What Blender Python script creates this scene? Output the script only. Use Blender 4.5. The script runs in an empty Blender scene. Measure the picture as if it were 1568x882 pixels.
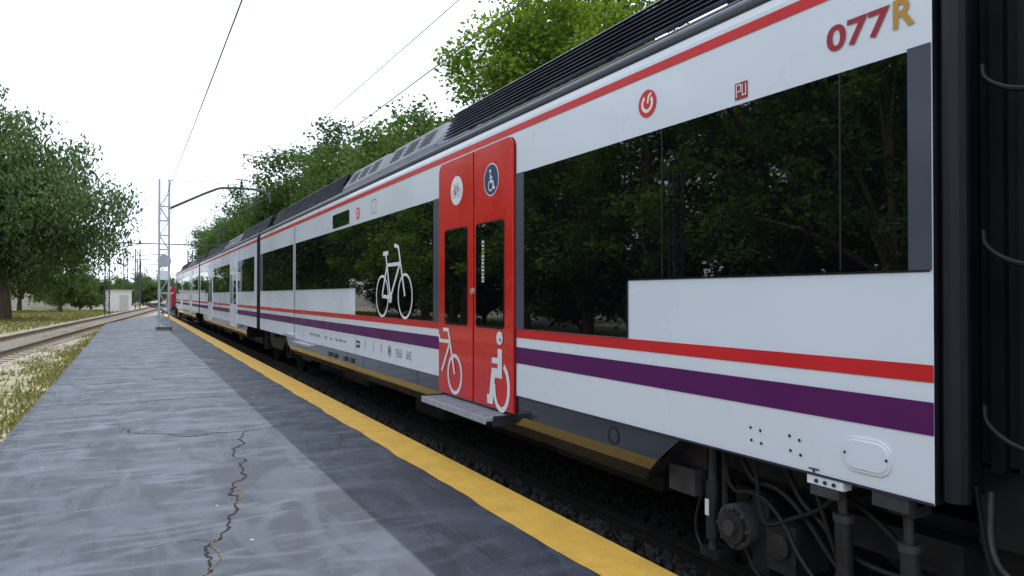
import bpy, math, random
import numpy as np
from mathutils import Vector, Matrix
R = random.Random(7)
S = bpy.context.scene
S.view_settings.view_transform = 'Standard'
S.view_settings.look = 'None'
S.view_settings.exposure = 0
COL = S.collection
CH = 1.32      # eye height above the platform
XS = 2.42      # plane of the train's side
XC = 3.89      # track centre

# ------------------------------------------------------------------ materials
def mat(name, col, rough=0.5, metal=0.0, spec=0.5, ior=1.45, coat=0.0, var=0.0, vscale=4.0, bump=0.0, bscale=30.0, stretch=None):
    m = bpy.data.materials.new(name); m.use_nodes = True
    nt = m.node_tree; b = nt.nodes['Principled BSDF']
    b.inputs['Base Color'].default_value = (*col, 1)
    b.inputs['Roughness'].default_value = rough
    b.inputs['Metallic'].default_value = metal
    b.inputs['Specular IOR Level'].default_value = spec
    b.inputs['IOR'].default_value = ior
    b.inputs['Coat Weight'].default_value = coat
    b.inputs['Coat Roughness'].default_value = 0.05
    tc = nt.nodes.new('ShaderNodeTexCoord')
    mp = nt.nodes.new('ShaderNodeMapping')
    if stretch: mp.inputs['Scale'].default_value = stretch
    nt.links.new(tc.outputs['Object'], mp.inputs['Vector'])
    if var > 0:
        n = nt.nodes.new('ShaderNodeTexNoise'); n.inputs['Scale'].default_value = vscale; n.inputs['Detail'].default_value = 6
        nt.links.new(mp.outputs[0], n.inputs['Vector'])
        r = nt.nodes.new('ShaderNodeMapRange'); r.inputs[1].default_value = 0.3; r.inputs[2].default_value = 0.7
        r.inputs[3].default_value = 1 - var; r.inputs[4].default_value = 1 + var
        nt.links.new(n.outputs['Fac'], r.inputs[0])
        mx = nt.nodes.new('ShaderNodeVectorMath'); mx.operation = 'SCALE'; mx.inputs[0].default_value = col
        nt.links.new(r.outputs[0], mx.inputs['Scale'])
        nt.links.new(mx.outputs[0], b.inputs['Base Color'])
        r2 = nt.nodes.new('ShaderNodeMapRange'); r2.inputs[1].default_value = 0.3; r2.inputs[2].default_value = 0.7
        r2.inputs[3].default_value = max(0.02, rough - 0.08*(rough > .1)); r2.inputs[4].default_value = rough + 0.12*(rough > .1)
        nt.links.new(n.outputs['Fac'], r2.inputs[0]); nt.links.new(r2.outputs[0], b.inputs['Roughness'])
    if bump > 0:
        n2 = nt.nodes.new('ShaderNodeTexNoise'); n2.inputs['Scale'].default_value = bscale; n2.inputs['Detail'].default_value = 3
        nt.links.new(mp.outputs[0], n2.inputs['Vector'])
        bp = nt.nodes.new('ShaderNodeBump'); bp.inputs['Strength'].default_value = 1.0; bp.inputs['Distance'].default_value = bump
        nt.links.new(n2.outputs['Fac'], bp.inputs['Height']); nt.links.new(bp.outputs[0], b.inputs['Normal'])
    return m

M = {}
M['white'] = mat('train_white_paint', (0.81, 0.86, 0.95), 0.28, coat=0.4, var=0.02, vscale=.8, bump=0.0012, bscale=1.0)
M['red'] = mat('train_red_paint', (0.70, 0.018, 0.016), 0.26, coat=0.4, var=0.06, vscale=2)
M['stripe_red'] = mat('stripe_red', (0.68, 0.020, 0.026), 0.35, var=0.05, vscale=3)
M['purple'] = mat('stripe_purple', (0.110, 0.012, 0.115), 0.42, spec=.35, var=0.05, vscale=3)
M['dred'] = mat('number_red', (0.36, 0.02, 0.04), 0.4, var=0.03)
M['gold'] = mat('letter_gold', (0.55, 0.30, 0.05), 0.4, var=0.03)
M['dgrey'] = mat('train_dark_grey', (0.075, 0.085, 0.115), 0.35, var=0.08, vscale=2)
M['skirt'] = mat('skirt_grey', (0.028, 0.034, 0.046), 0.16, coat=1.0, var=0.12, vscale=3)
M['skirtreflect'] = mat('skirt_reflection_grime', (0.060, 0.050, 0.034), 0.26, coat=0.7, var=0.45, vscale=2.5, stretch=(1, .5, 3))  # lower skirt rows: platform's yellow reflection painted in as brown, plus grime
M['glass'] = mat('tinted_glass', (0.002, 0.003, 0.004), 0.012, spec=0.5, ior=1.80, bump=0.0005, bscale=1.3)
M['rubber'] = mat('rubber', (0.008, 0.009, 0.012), 0.5, var=0.1)
M['navy'] = mat('gangway_navy', (0.010, 0.011, 0.017), 0.5, var=0.1)
M['seam'] = mat('seam_dark', (0.03, 0.032, 0.04), 0.6, var=0.05)
M['seamred'] = mat('seam_dark_red', (0.12, 0.01, 0.01), 0.6, var=0.05)
M['signwhite'] = mat('sign_white', (0.86, 0.87, 0.90), 0.4, var=0.03)
M['blue'] = mat('sign_blue', (0.015, 0.045, 0.14), 0.4, var=0.03)
M['roof'] = mat('roof_grey', (0.15, 0.165, 0.20), 0.5, var=0.12, vscale=3)
M['slat'] = mat('slat_dark', (0.035, 0.042, 0.07), 0.4, var=0.1)
M['black'] = mat('black_metal', (0.01, 0.011, 0.014), 0.6, var=0.1)
M['under'] = mat('underframe', (0.019, 0.021, 0.027), 0.5, var=0.4, vscale=9, bump=0.002, bscale=40)
M['under2'] = mat('underframe_dusty', (0.046, 0.047, 0.055), 0.5, var=0.4, vscale=12)
M['alu'] = mat('aluminium_step', (0.46, 0.48, 0.52), 0.38, metal=0.2, var=0.15, vscale=10)
M['steel'] = mat('galvanised_steel', (0.42, 0.46, 0.50), 0.5, metal=0.3, var=0.12, vscale=5)
M['dsteel'] = mat('dark_steel', (0.08, 0.09, 0.10), 0.5, metal=0.3, var=0.2)
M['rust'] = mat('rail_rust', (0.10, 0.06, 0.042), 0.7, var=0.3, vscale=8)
M['rustdark'] = mat('rail_rust_shaded', (0.022, 0.017, 0.015), 0.7, var=0.3, vscale=8)  # rust darkened to stand for the train's shade on the track
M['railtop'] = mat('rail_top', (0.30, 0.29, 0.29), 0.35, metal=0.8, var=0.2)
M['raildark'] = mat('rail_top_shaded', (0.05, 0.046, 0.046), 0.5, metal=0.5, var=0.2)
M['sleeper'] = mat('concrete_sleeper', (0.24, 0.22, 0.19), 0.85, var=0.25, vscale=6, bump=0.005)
M['sleeperdark'] = mat('timber_sleeper_shaded', (0.022, 0.019, 0.017), 0.85, var=0.35, vscale=6, bump=0.005)  # timber colour darkened to paint in the shade under the train
M['stone'] = mat('ballast_stone', (0.050, 0.048, 0.050), 0.85, var=0.6, vscale=7)
M['wire'] = mat('copper_wire', (0.05, 0.055, 0.06), 0.6, var=0.1)
M['bark'] = mat('bark', (0.10, 0.075, 0.05), 0.9, var=0.35, vscale=6, bump=0.03, bscale=8, stretch=(1, 1, .25))
M['yellowst'] = mat('sticker_yellow', (0.6, 0.5, 0.12), 0.5, var=0.05)
M['wall'] = mat('white_wall', (0.62, 0.60, 0.56), 0.9, var=0.12, vscale=1.5)
M['tile'] = mat('pale_roof_tiles', (0.26, 0.21, 0.18), 0.9, var=0.3, vscale=4)
M['crack'] = mat('crack_dark', (0.010, 0.009, 0.009), 0.95, var=0.3, vscale=8)
M['crackdry'] = mat('crack_dry_weed', (0.13, 0.085, 0.045), 0.95, var=0.6, vscale=25)

def leafmat(name, c1, c2, transl=0.35):
    m = bpy.data.materials.new(name); m.use_nodes = True
    nt = m.node_tree; nt.nodes.clear()
    out = nt.nodes.new('ShaderNodeOutputMaterial')
    at = nt.nodes.new('ShaderNodeAttribute'); at.attribute_name = 'shade'
    mx = nt.nodes.new('ShaderNodeMix'); mx.data_type = 'RGBA'
    mx.inputs[6].default_value = (*c1, 1); mx.inputs[7].default_value = (*c2, 1)
    nt.links.new(at.outputs['Fac'], mx.inputs[0])
    d = nt.nodes.new('ShaderNodeBsdfDiffuse')
    t = nt.nodes.new('ShaderNodeBsdfTranslucent')
    g = nt.nodes.new('ShaderNodeVectorMath'); g.operation = 'MULTIPLY'; g.inputs[1].default_value = (1.5, 1.5, 0.7)
    ms = nt.nodes.new('ShaderNodeMixShader'); ms.inputs[0].default_value = transl
    nt.links.new(mx.outputs[2], d.inputs['Color']); nt.links.new(mx.outputs[2], g.inputs[0])
    nt.links.new(g.outputs[0], t.inputs['Color'])
    nt.links.new(d.outputs[0], ms.inputs[1]); nt.links.new(t.outputs[0], ms.inputs[2])
    nt.links.new(ms.outputs[0], out.inputs['Surface'])
    return m
M['leafA'] = leafmat('leaf_bright', (0.060, 0.115, 0.022), (0.18, 0.26, 0.045), .38)
M['leafB'] = leafmat('leaf_dark', (0.036, 0.068, 0.028), (0.10, 0.16, 0.055), 0.3)
M['leafC'] = leafmat('leaf_willow', (0.040, 0.075, 0.036), (0.105, 0.16, 0.072), 0.3)
M['leafD'] = leafmat('leaf_conifer', (0.02, 0.035, 0.02), (0.05, 0.07, 0.04), 0.15)
M['leafE'] = leafmat('leaf_maple', (0.045, 0.095, 0.030), (0.14, 0.22, 0.055), 0.35)
M['grassblade'] = leafmat('grass_blades', (0.09, 0.12, 0.035), (0.30, 0.26, 0.13), 0.2)

# ------------------------------------------------------------------ mesh builder
class MB:
    def __init__(s): s.v = []; s.f = []; s.m = []; s.mats = []
    def mi(s, k):
        if k not in s.mats: s.mats.append(k)
        return s.mats.index(k)
    def add(s, vs, fs, k):
        o = len(s.v); i = s.mi(k); s.v += [tuple(v) for v in vs]
        for f in fs: s.f.append(tuple(a + o for a in f)); s.m.append(i)
    def box(s, x0, x1, y0, y1, z0, z1, k):
        vs = [(x0,y0,z0),(x1,y0,z0),(x1,y1,z0),(x0,y1,z0),(x0,y0,z1),(x1,y0,z1),(x1,y1,z1),(x0,y1,z1)]
        s.add(vs, [(0,3,2,1),(4,5,6,7),(0,1,5,4),(1,2,6,5),(2,3,7,6),(3,0,4,7)], k)
    def cyl(s, p0, p1, r0, k, r1=None, n=14, caps=True):
        if r1 is None: r1 = r0
        p0 = Vector(p0); p1 = Vector(p1); d = (p1 - p0).normalized()
        a = d.orthogonal().normalized(); b = d.cross(a)
        vs = []
        for p, r in ((p0, r0), (p1, r1)):
            for i in range(n):
                t = 2*math.pi*i/n; vs.append(p + (a*math.cos(t) + b*math.sin(t))*r)
        fs = [(i, (i+1) % n, n+(i+1) % n, n+i) for i in range(n)]
        if caps: fs += [tuple(range(n-1, -1, -1)), tuple(range(n, 2*n))]
        s.add(vs, fs, k)
    def tube(s, pts, r, k, n=8, smooth=0, rs=None):
        P = [Vector(p) for p in pts]
        for _ in range(smooth):
            Q = [P[0]]
            for a, b in zip(P, P[1:]): Q += [a*.75+b*.25, a*.25+b*.75]
            Q.append(P[-1]); P = Q
        vs = []; ref = None
        for i, p in enumerate(P):
            d = (P[min(i+1, len(P)-1)] - P[max(i-1, 0)]).normalized()
            if ref is None: ref = d.orthogonal().normalized()
            a = (ref - d*ref.dot(d)).normalized(); ref = a; b = d.cross(a)
            rr = r if rs is None else rs[0] + (rs[1]-rs[0])*i/(len(P)-1)
            for j in range(n):
                t = 2*math.pi*j/n; vs.append(p + (a*math.cos(t)+b*math.sin(t))*rr)
        fs = []
        for i in range(len(P)-1):
            for j in range(n): fs.append((i*n+j, i*n+(j+1) % n, (i+1)*n+(j+1) % n, (i+1)*n+j))
        fs += [tuple(range(n-1, -1, -1)), tuple(range((len(P)-1)*n, len(P)*n))]
        s.add(vs, fs, k)
    def slab(s, poly, xf, t, k):
        n = len(poly)
        vs = [(xf, y, z) for y, z in poly] + [(xf+t, y, z) for y, z in poly]
        fs = [tuple(range(n)), tuple(range(2*n-1, n-1, -1))] + [(i, n+i, n+(i+1) % n, (i+1) % n) for i in range(n)]
        s.add(vs, fs, k)
    def sheet(s, y0, y1, z0, z1, x, k):
        s.add([(x,y0,z0),(x,y1,z0),(x,y1,z1),(x,y0,z1)], [(0,1,2,3)], k)
    def disc(s, yc, zc, r, x, k, n=36, t=0.001):
        s.slab([(yc+r*math.cos(2*math.pi*i/n), zc+r*math.sin(2*math.pi*i/n)) for i in range(n)], x, t, k)
    def stroke(s, pts, w, x, k, closed=False):
        P = [Vector(p) for p in pts]; n = len(P); L = []; Rr = []
        for i in range(n):
            if closed: a, b = P[i-1], P[(i+1) % n]; d1 = (P[i]-a).normalized(); d2 = (b-P[i]).normalized()
            else:
                d1 = (P[i]-P[i-1]).normalized() if i else (P[1]-P[0]).normalized()
                d2 = (P[i+1]-P[i]).normalized() if i < n-1 else d1
            t = (d1+d2).normalized() if (d1+d2).length > 1e-4 else d1
            nn = Vector((-t.y, t.x)); c = max(0.4, nn.dot(Vector((-d1.y, d1.x))))
            L.append(P[i]+nn*(w/2/c)); Rr.append(P[i]-nn*(w/2/c))
        vs = [(x, p.x, p.y) for p in L] + [(x, p.x, p.y) for p in Rr]
        m = n if closed else n-1
        s.add(vs, [(i, (i+1) % n, n+(i+1) % n, n+i) for i in range(m)], k)
    def obj(s, name, parent=None, smooth=False, bevel=0):
        me = bpy.data.meshes.new(name); me.from_pydata(s.v, [], s.f)
        for k in s.mats: me.materials.append(M[k])
        me.polygons.foreach_set('material_index', s.m)
        if smooth:
            me.polygons.foreach_set('use_smooth', [True]*len(s.f))
        me.update()
        ob = bpy.data.objects.new(name, me); COL.objects.link(ob)
        if parent: ob.parent = parent
        if smooth:
            try:
                me.set_sharp_from_angle(angle=math.radians(35))
            except Exception: pass
        if bevel:
            b = ob.modifiers.new('bevel', 'BEVEL'); b.width = bevel; b.segments = 2; b.limit_method = 'ANGLE'
        return ob

def empty(name, loc=(0, 0, 0)):
    e = bpy.data.objects.new(name, None); e.location = loc; COL.objects.link(e); e.empty_display_size = .2
    return e

def rrect(y0, y1, z0, z1, r, n=5):
    out = []
    for cy, cz, a0 in ((y1-r, z1-r, 0), (y0+r, z1-r, 90), (y0+r, z0+r, 180), (y1-r, z0+r, 270)):
        for i in range(n+1):
            a = math.radians(a0 + 90*i/n); out.append((cy+r*math.cos(a), cz+r*math.sin(a)))
    return out

def text_fit(txt, yl, yr, zb, zt, x, k, parent, name, off=0.02):
    cu = bpy.data.curves.new(name, 'FONT'); cu.body = txt; cu.size = 1.0; cu.offset = off; cu.resolution_u = 4
    tmp = bpy.data.objects.new('tmp', cu); COL.objects.link(tmp)
    bpy.context.view_layer.update()
    me = bpy.data.meshes.new_from_object(tmp.evaluated_get(bpy.context.evaluated_depsgraph_get()))
    bpy.data.objects.remove(tmp)
    co = np.empty(len(me.vertices)*3); me.vertices.foreach_get('co', co); co = co.reshape(-1, 3)
    mn = co.min(0); mx = co.max(0)
    a = (co[:, 0]-mn[0])/(mx[0]-mn[0]); b = (co[:, 1]-mn[1])/(mx[1]-mn[1])
    new = np.stack([np.full_like(a, x), yl+(yr-yl)*a, zb+(zt-zb)*b], 1)
    me.vertices.foreach_set('co', new.ravel()); me.materials.clear(); me.materials.append(M[k])
    me.polygons.foreach_set('material_index', [0]*len(me.polygons)); me.name = name
    me.update()
    ob = bpy.data.objects.new(name, me); COL.objects.link(ob); ob.parent = parent
    return ob

# ------------------------------------------------------------------ pictograms
def circ(c, r, n=40, a0=0, a1=360):
    m = n
    return [(c[0]+r*math.cos(math.radians(a0+(a1-a0)*i/(m-(a1-a0 < 360)))), c[1]+r*math.sin(math.radians(a0+(a1-a0)*i/(m-(a1-a0 < 360))))) for i in range(m)]
def picto(mb, strokes, yc, zc, sy, sz, x, k, wf=1.0):
    d = 0
    for pts, w, cl in strokes:
        P = [(yc - p[0]*sy, zc + p[1]*sz) for p in pts]
        mb.stroke(P, w*sz*wf, x-d, k, cl); d += 0.0005
BIKE = [(circ((-.52, .30), .29), .035, True), (circ((.52, .30), .29), .035, True),
        ([(-.52, .30), (-.12, .28), (.30, .74), (-.28, .74), (-.52, .30)], .05, False),
        ([(-.12, .28), (-.34, .90)], .05, False), ([(.52, .30), (.24, .97), (.10, 1.0), (.06, .99)], .05, False),
        ([(-.46, .91), (-.22, .91)], .06, False), (circ((-.12, .28), .06, 16), .04, True)]
CHAIR = [([(-.05, .76), (-.05, .42), (.20, .42), (.30, .10), (.44, .10)], .12, False),
         (circ((-.04, .25), .24, 26, 125, 355), .065, False), ([(-.05, .60), (.20, .60)], .075, False)]
CHAIR2 = [([(-.02, .76), (-.02, .44), (.24, .44), (.34, .08), (.50, .08)], .12, False),
         (circ((-.08, .27), .29, 34, 110, 365), .07, False), ([(-.02, .60), (.30, .60)], .075, False)]
def chair(mb, yc, zc, sy, sz, x, k, st=None, r=.085, hx=.05):
    picto(mb, st or CHAIR, yc, zc, sy, sz, x, k)
    mb.slab([(yc+hx*sy+r*sz*math.cos(t*.3), zc+.90*sz+r*sz*math.sin(t*.3)) for t in range(21)], x-.003, .001, k)

# ------------------------------------------------------------------ train
train = empty('commuter_train', (0, 0, CH))
PROF = [(XS, -.72), (XS, 1.235), (XS+.006, 1.27), (XS+.03, 1.31), (XS+.10, 1.345), (XS+.22, 1.375), (XS+.5, 1.50), (XS+.9, 1.60), (XC, 1.64)]
def body(y0, y1, name):
    L = PROF + [(2*XC-x, z) for x, z in reversed(PROF[:-1])]
    n = len(L); mb = MB()
    vs = [(x, y0, z) for x, z in L] + [(x, y1, z) for x, z in L]
    for i in range(n-1):
        k = 'white' if (i < 2 or i >= n-3) else 'roof'
        mb.add([vs[i], vs[i+1], vs[n+i+1], vs[n+i]], [(0, 1, 2, 3)], k)
    mb.add([vs[0], vs[n-1], vs[2*n-1], vs[n]], [(0, 1, 2, 3)], 'under')
    mb.add(vs[:n], [tuple(range(n))], 'navy'); mb.add(vs[n:], [tuple(range(n))], 'navy')
    o = mb.obj(name, train)
    g = MB()
    g.tube([(XS+.012, y0+.02, 1.305), (XS+.012, y1-.02, 1.305)], .024, 'roof', 10)
    g.tube([(XS+.05, y0+.02, 1.355), (XS+.05, y1-.02, 1.355)], .012, 'dgrey', 8)
    g.obj(name+'_gutter', train, smooth=True)
    q = MB(); XF = 2*XC-XS  # added boxes and far slab keep light out from under the car
    q.box(XF-.06, XF-.01, y0+1.6, y1-1.6, -1.25, -.725, 'skirt')
    yy = y0+1.9; i = 0
    while yy < y1-2.6:
        L2 = (1.2, 1.9, .8, 1.5)[i % 4]
        q.box(XS+.42+(i % 2)*.12, XF-.2, yy, min(yy+L2, y1-1.9), -1.20-.05*(i % 3), -.725, ('under', 'black')[i % 2]); yy += L2+.16; i += 1
    q.obj(name+'_underfloor_blockers', train, bevel=.01)
    return o
def strips(y0, y1, name, gaps=()):
    mb = MB(); e = XS-.003
    mb.sheet(y0, y1, 1.165, 1.213, e, 'stripe_red')
    cur = y0
    for a, b in list(gaps)+[(y1, y1)]:
        if a > cur:
            mb.sheet(cur, a, -.300, -.240, e, 'stripe_red'); mb.sheet(cur, a, -.482, -.368, e, 'purple')
        cur = b
    mb.obj(name, train)
def grille(mb, y0, y1, nsl=8):
    xb, zb, xt, zt = XS+.24, 1.50, XS+.37, 1.785
    for i in range(nsl):
        f = (i+.1)/nsl; x = xb+(xt-xb)*f; z = zb+(zt-zb)*f
        h = (zt-zb)/nsl*.55
        mb.add([(x-.012,y0,z),(x-.012,y1,z),(x+.012,y1,z+h),(x+.012,y0,z+h),(x+.045,y0,z+h),(x+.045,y1,z+h),(x+.02,y0,z),(x+.02,y1,z)],
               [(0,1,2,3),(3,2,5,4),(0,6,7,1)], 'slat')
    mb.add([(xb+.05,y0,zb+.01),(xb+.05,y1,zb+.01),(xt+.05,y1,zt-.01),(xt+.05,y0,zt-.01)], [(0,1,2,3)], 'black')
    y = y0+.02
    while y < y1:
        mb.add([(xb+.01,y,zb),(xb+.01,y+.03,zb),(xt+.01,y+.03,zt),(xt+.01,y,zt)], [(0,1,2,3)], 'black')
        mb.box(xb+.03, xb+.07, y, y+.09, 1.35, zb+.03, 'dgrey')
        mb.box(xb+.03, xb+.20, y+.3, y+.55, 1.35, 1.46, 'black')
        y += 1.05
def acunit(mb, y0, y1):
    a, b = XS+.20, XS+.42
    P = [(a, 1.36), (a+.02, 1.50), (b-.05, 1.74), (b+.06, 1.78), (b+.6, 1.78), (b+.6, 1.36)]
    n = len(P); s = .10
    vs = [(x, y0+(s if z > 1.6 else 0), z) for x, z in P]+[(x, y1-(s if z > 1.6 else 0), z) for x, z in P]
    fs = [(i, (i+1) % n, n+(i+1) % n, n+i) for i in range(n)]+[tuple(range(n)), tuple(range(2*n-1, n-1, -1))]
    mb.add(vs, fs, 'roof')
    L = y1-y0
    for q in range(3):
        ya = y0+L*(.12+q*.28); yb = ya+L*.2
        for r in range(4):
            f0 = .2+r*.17; f1 = f0+.09
            X0 = a+.02+(b-.05-a-.02)*f0; Z0 = 1.50+.24*f0; X1 = a+.02+(b-.05-a-.02)*f1; Z1 = 1.50+.24*f1
            mb.add([(X0-.006,ya,Z0+.004),(X0-.006,yb,Z0+.004),(X1-.006,yb,Z1+.004),(X1-.006,ya,Z1+.004)], [(0,1,2,3)], 'black')
    mb.box(a-.03, a+.01, y0+.1, y1-.1, 1.38, 1.42, 'dgrey')
def skirt(mb, ya, yb, ra=.38, rb=.38):
    rows = [(XS+.004, -.72), (XS+.006, -.86), (XS+.03, -.93), (XS+.095, -1.02)]
    def yy(z, end):
        f = (-.72-z)/.30
        return ya+ra*f if end == 0 else yb-rb*f
    for j, ((x0, z0), (x1, z1)) in enumerate(zip(rows, rows[1:])):
        mb.add([(x0,yy(z0,0),z0),(x0,yy(z0,1),z0),(x1,yy(z1,1),z1),(x1,yy(z1,0),z1)], [(0,1,2,3)], 'skirt' if j == 0 else 'skirtreflect')
    x3 = rows[-1][0]
    mb.add([(x3,yy(-1.02,0),-1.02),(x3,yy(-1.02,1),-1.02),(x3+.04,yy(-1.02,1),-1.02),(x3+.04,yy(-1.02,0),-1.02)], [(0,1,2,3)], 'skirt')
    for e, yv in ((0, ya), (1, yb)):
        x = XS+.004
        mb.add([(x,yy(-.72,e),-.72),(x3,yy(-1.02,e),-1.02),(XS+.4,yy(-1.02,e),-1.02),(XS+.4,yy(-.72,e),-.72)], [(0,1,2,3)], 'under')

# ---- car A (the one in front of us)
A0, A1 = 1.447, 15.75
body(A0, A1, 'car_body')
strips(A0, A1, 'car_stripes', gaps=[(4.42, 5.83)])
g = MB()
g.slab([(1.535, .86), (4.300, .86), (4.300, -.236), (3.137, -.236), (3.137, .088), (1.535, .088)], XS-.009, .007, 'glass')
g.slab([(5.985, .86), (12.05, .86), (12.05, .088), (8.50, .088), (8.50, -.236), (5.985, -.236)], XS-.009, .007, 'glass')
g.slab([(12.28, .86), (15.35, .86), (15.35, .088), (12.28, .088)], XS-.009, .007, 'glass')
g.obj('window_glass', train)
s = MB()
for y in (1.80, 2.84, 7.1, 9.2, 10.6, 13.3, 14.4):
    zb = .095 if not (3.2 < y < 8.4) else -.23
    s.sheet(y-.004, y+.004, zb, .855, XS-.0105, 'rubber')
s.slab([(4.302, .865), (4.425, .865), (4.425, -.24), (4.302, -.24)], XS-.006, .005, 'dgrey')
s.slab([(5.82, .865), (5.983, .865), (5.983, -.24), (5.82, -.24)], XS-.006, .005, 'dgrey')
s.slab([(A0+.004, .87), (1.533, .87), (1.533, .088), (A0+.004, .088)], XS-.006, .005, 'dgrey')
s.slab([(15.35, .86), (15.74, .86), (15.74, .088), (15.35, .088)], XS-.006, .005, 'dgrey')
for y in (12.16,):
    s.sheet(y-.012, y+.012, -.71, 1.15, XS-.0045, 'seam')
for y in (8.5, 11.5):
    s.sheet(y-.003, y+.003, -.71, -.49, XS-.0045, 'seam')
s.sheet(A0, 4.42, -.722, -.712, XS-.0045, 'seam')
for y0, y1 in ((3.137, A0+.01),):
    s.sheet(y1, y0, .080, .0875, XS-.0025, 'seam'); s.sheet(y0-.004, y0+.002, -.236, .088, XS-.0025, 'seam')
s.obj('side_trim', train)

# ---- doors
d = MB()
def leaf(y0, y1, rl, rr):
    pts = []
    z0, z1 = -.843, 1.145
    def cor(cy, cz, r, a0):
        return [(cy+r*math.cos(math.radians(a0+15*i)), cz+r*math.sin(math.radians(a0+15*i))) for i in range(7)]
    pts += cor(y1-rl, z1-rl, rl, 0) if rl else [(y1, z1)]
    pts += cor(y0+rr, z1-rr, rr, 90) if rr else [(y0, z1)]
    pts += [(y0, z0), (y1, z0)]
    return pts
d.slab(leaf(4.42, 5.83, .09, .09), XS-.008, .007, 'seamred')
d.slab(leaf(4.437, 5.085, 0, .08), XS-.022, .016, 'red')
d.slab(leaf(5.115, 5.812, .08, 0), XS-.022, .016, 'red')
d.sheet(5.085, 5.115, -.84, 1.13, XS-.012, 'rubber')
d.obj('door_leaves', train, bevel=.004)
d = MB(); xd = XS-.0245
for y0, y1 in ((4.575, 5.035), (5.215, 5.665)):
    d.slab(rrect(y0-.012, y1+.012, -.25, .562, .035), xd, .002, 'rubber')
    d.slab(rrect(y0, y1, -.238, .55, .028), xd-.003, .0028, 'glass')
d.disc(4.775, .874, .124, xd, 'signwhite'); d.disc(4.775, .874, .115, xd-.0012, 'blue')
chair(d, 4.775, .874-.085, .15, .165, xd-.0022, 'signwhite')
d.disc(5.42, .874, .122, xd, 'signwhite')
picto(d, BIKE, 5.42, .874-.058, .098, .115, xd-.0018, 'seamred', .9)
chair(d, 4.64, -.83, -.40, .57, xd-.001, 'signwhite', CHAIR2, .088, .02)
FB = [(circ((.30, .27), .25), .05, True), ([(.30, .27), (.05, .86), (-.15, .86)], .05, False),
      ([(.12, .70), (-.28, .70), (-.31, .78)], .05, False), ([(.10, .66), (-.20, .28)], .05, False), ([(.30,.27),(.22,.49)], .05, False)]
picto(d, FB, 5.62, -.83, .55, .62, xd-.001, 'signwhite')
d.cyl((xd+.004, 5.10, .03), (xd-.012, 5.10, .03), .026, 'alu'); d.cyl((xd-.010, 5.10, .03), (xd-.015, 5.10, .03), .016, 'gold')
for i in range(6):
    d.sheet(4.890, 4.930, .10+i*.055, .145+i*.055, xd-.004, 'yellowst' if i == 4 else 'signwhite')
    d.sheet(4.897, 4.923, .112+i*.055, .132+i*.055, xd-.005, 'seam')
d.cyl((xd+.002, 4.62, -.33), (xd-.004, 4.62, -.33), .012, 'alu')
d.obj('door_fittings', train)
st = MB()
st.box(XS-.205, XS+.02, 4.50, 5.74, -.895, -.870, 'alu')
st.box(XS-.212, XS-.200, 4.50, 5.74, -.915, -.866, 'alu')
for i in range(7): st.box(XS-.19+i*.027, XS-.182+i*.027, 4.53, 5.71, -.870, -.866, 'roof')
st.box(XS-.15, XS+.02, 4.47, 4.50, -.93, -.86, 'under'); st.box(XS-.15, XS+.02, 5.74, 5.77, -.93, -.86, 'under')
st.obj('door_step', train, bevel=.003)

# ---- markings
m = MB(); e = XS-.0035
picto(m, BIKE, 7.08, -.235, .70, .75, XS-.0115, 'signwhite')
m.disc(2.965, 1.02, .073, e, 'stripe_red')
m.stroke([(2.965-p[0], 1.02+p[1]) for p in circ((0, 0), .040, 30, 120, 400)], .018, e-.001, 'signwhite')
m.stroke([(2.965-p[0], 1.02+p[1]) for p in [(0.005, .0), (.012, .035), (.035, .05)]], .014, e-.0016, 'signwhite')
m.sheet(2.27, 2.345, .885, .960, e, 'dred')
m.stroke([(2.335, .895), (2.335, .950), (2.31, .950), (2.31, .92), (2.335, .92)], .005, e-.001, 'signwhite')
m.stroke([(2.30, .95), (2.30, .90), (2.28, .90), (2.28, .95)], .005, e-.001, 'signwhite')
m.slab(rrect(8.80, 9.62, .90, 1.08, .02), XS-.006, .004, 'glass')
m.disc(8.42, .99, .075, e, 'stripe_red'); m.disc(8.42, .99, .045, e-.001, 'signwhite'); m.disc(8.42, .99, .022, e-.002, 'stripe_red')
m.stroke([(7.85, .93), (7.85, 1.08), (7.70, 1.08), (7.70, .93)], .006, e, 'seam', True)
for i, y in enumerate((8.40, 8.10, 7.78, 7.50, 7.22, 6.92, 6.62)):
    if i == 0: m.sheet(y-.07, y+.07, -.63, -.55, e, 'seam'); m.sheet(y-.05, y+.05, -.60, -.575, e-.001, 'signwhite')
    elif i == 4: m.stroke([(y-p[0], -.59+p[1]) for p in circ((0, 0), .045, 20)], .012, e, 'dgrey', True); m.disc(y, -.59, .02, e, 'dgrey')
    elif i in (1, 2, 3):
        m.stroke([(y, -.63), (y, -.57), (y+.02, -.56)], .010, e, 'dgrey'); m.disc(y, -.54, .010, e, 'dgrey')
m.sheet(1.905, 1.955, -.700, -.694, e, 'seam'); m.sheet(1.925, 1.935, -.711, -.700, e-.0006, 'seam')
for y, z in ((2.26,-.585),(2.205,-.59),(2.255,-.64),(2.20,-.645),(2.05,-.585),(2.0,-.595),(2.045,-.645),(1.995,-.655)):
    m.disc(y, z, .0065, e, 'rubber', 12)
m.obj('side_markings', train)
text_fit('077', 1.862, 1.596, .952, 1.055, XS-.004, 'dred', train, 'number_text', .025)
text_fit('R', 1.586, 1.504, .955, 1.060, XS-.004, 'gold', train, 'letter_text', .025)
text_fit('PMR  3 x 24V', 11.0, 8.9, -.61, -.575, XS-.004, 'dgrey', train, 'small_lettering', .0)
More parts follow.
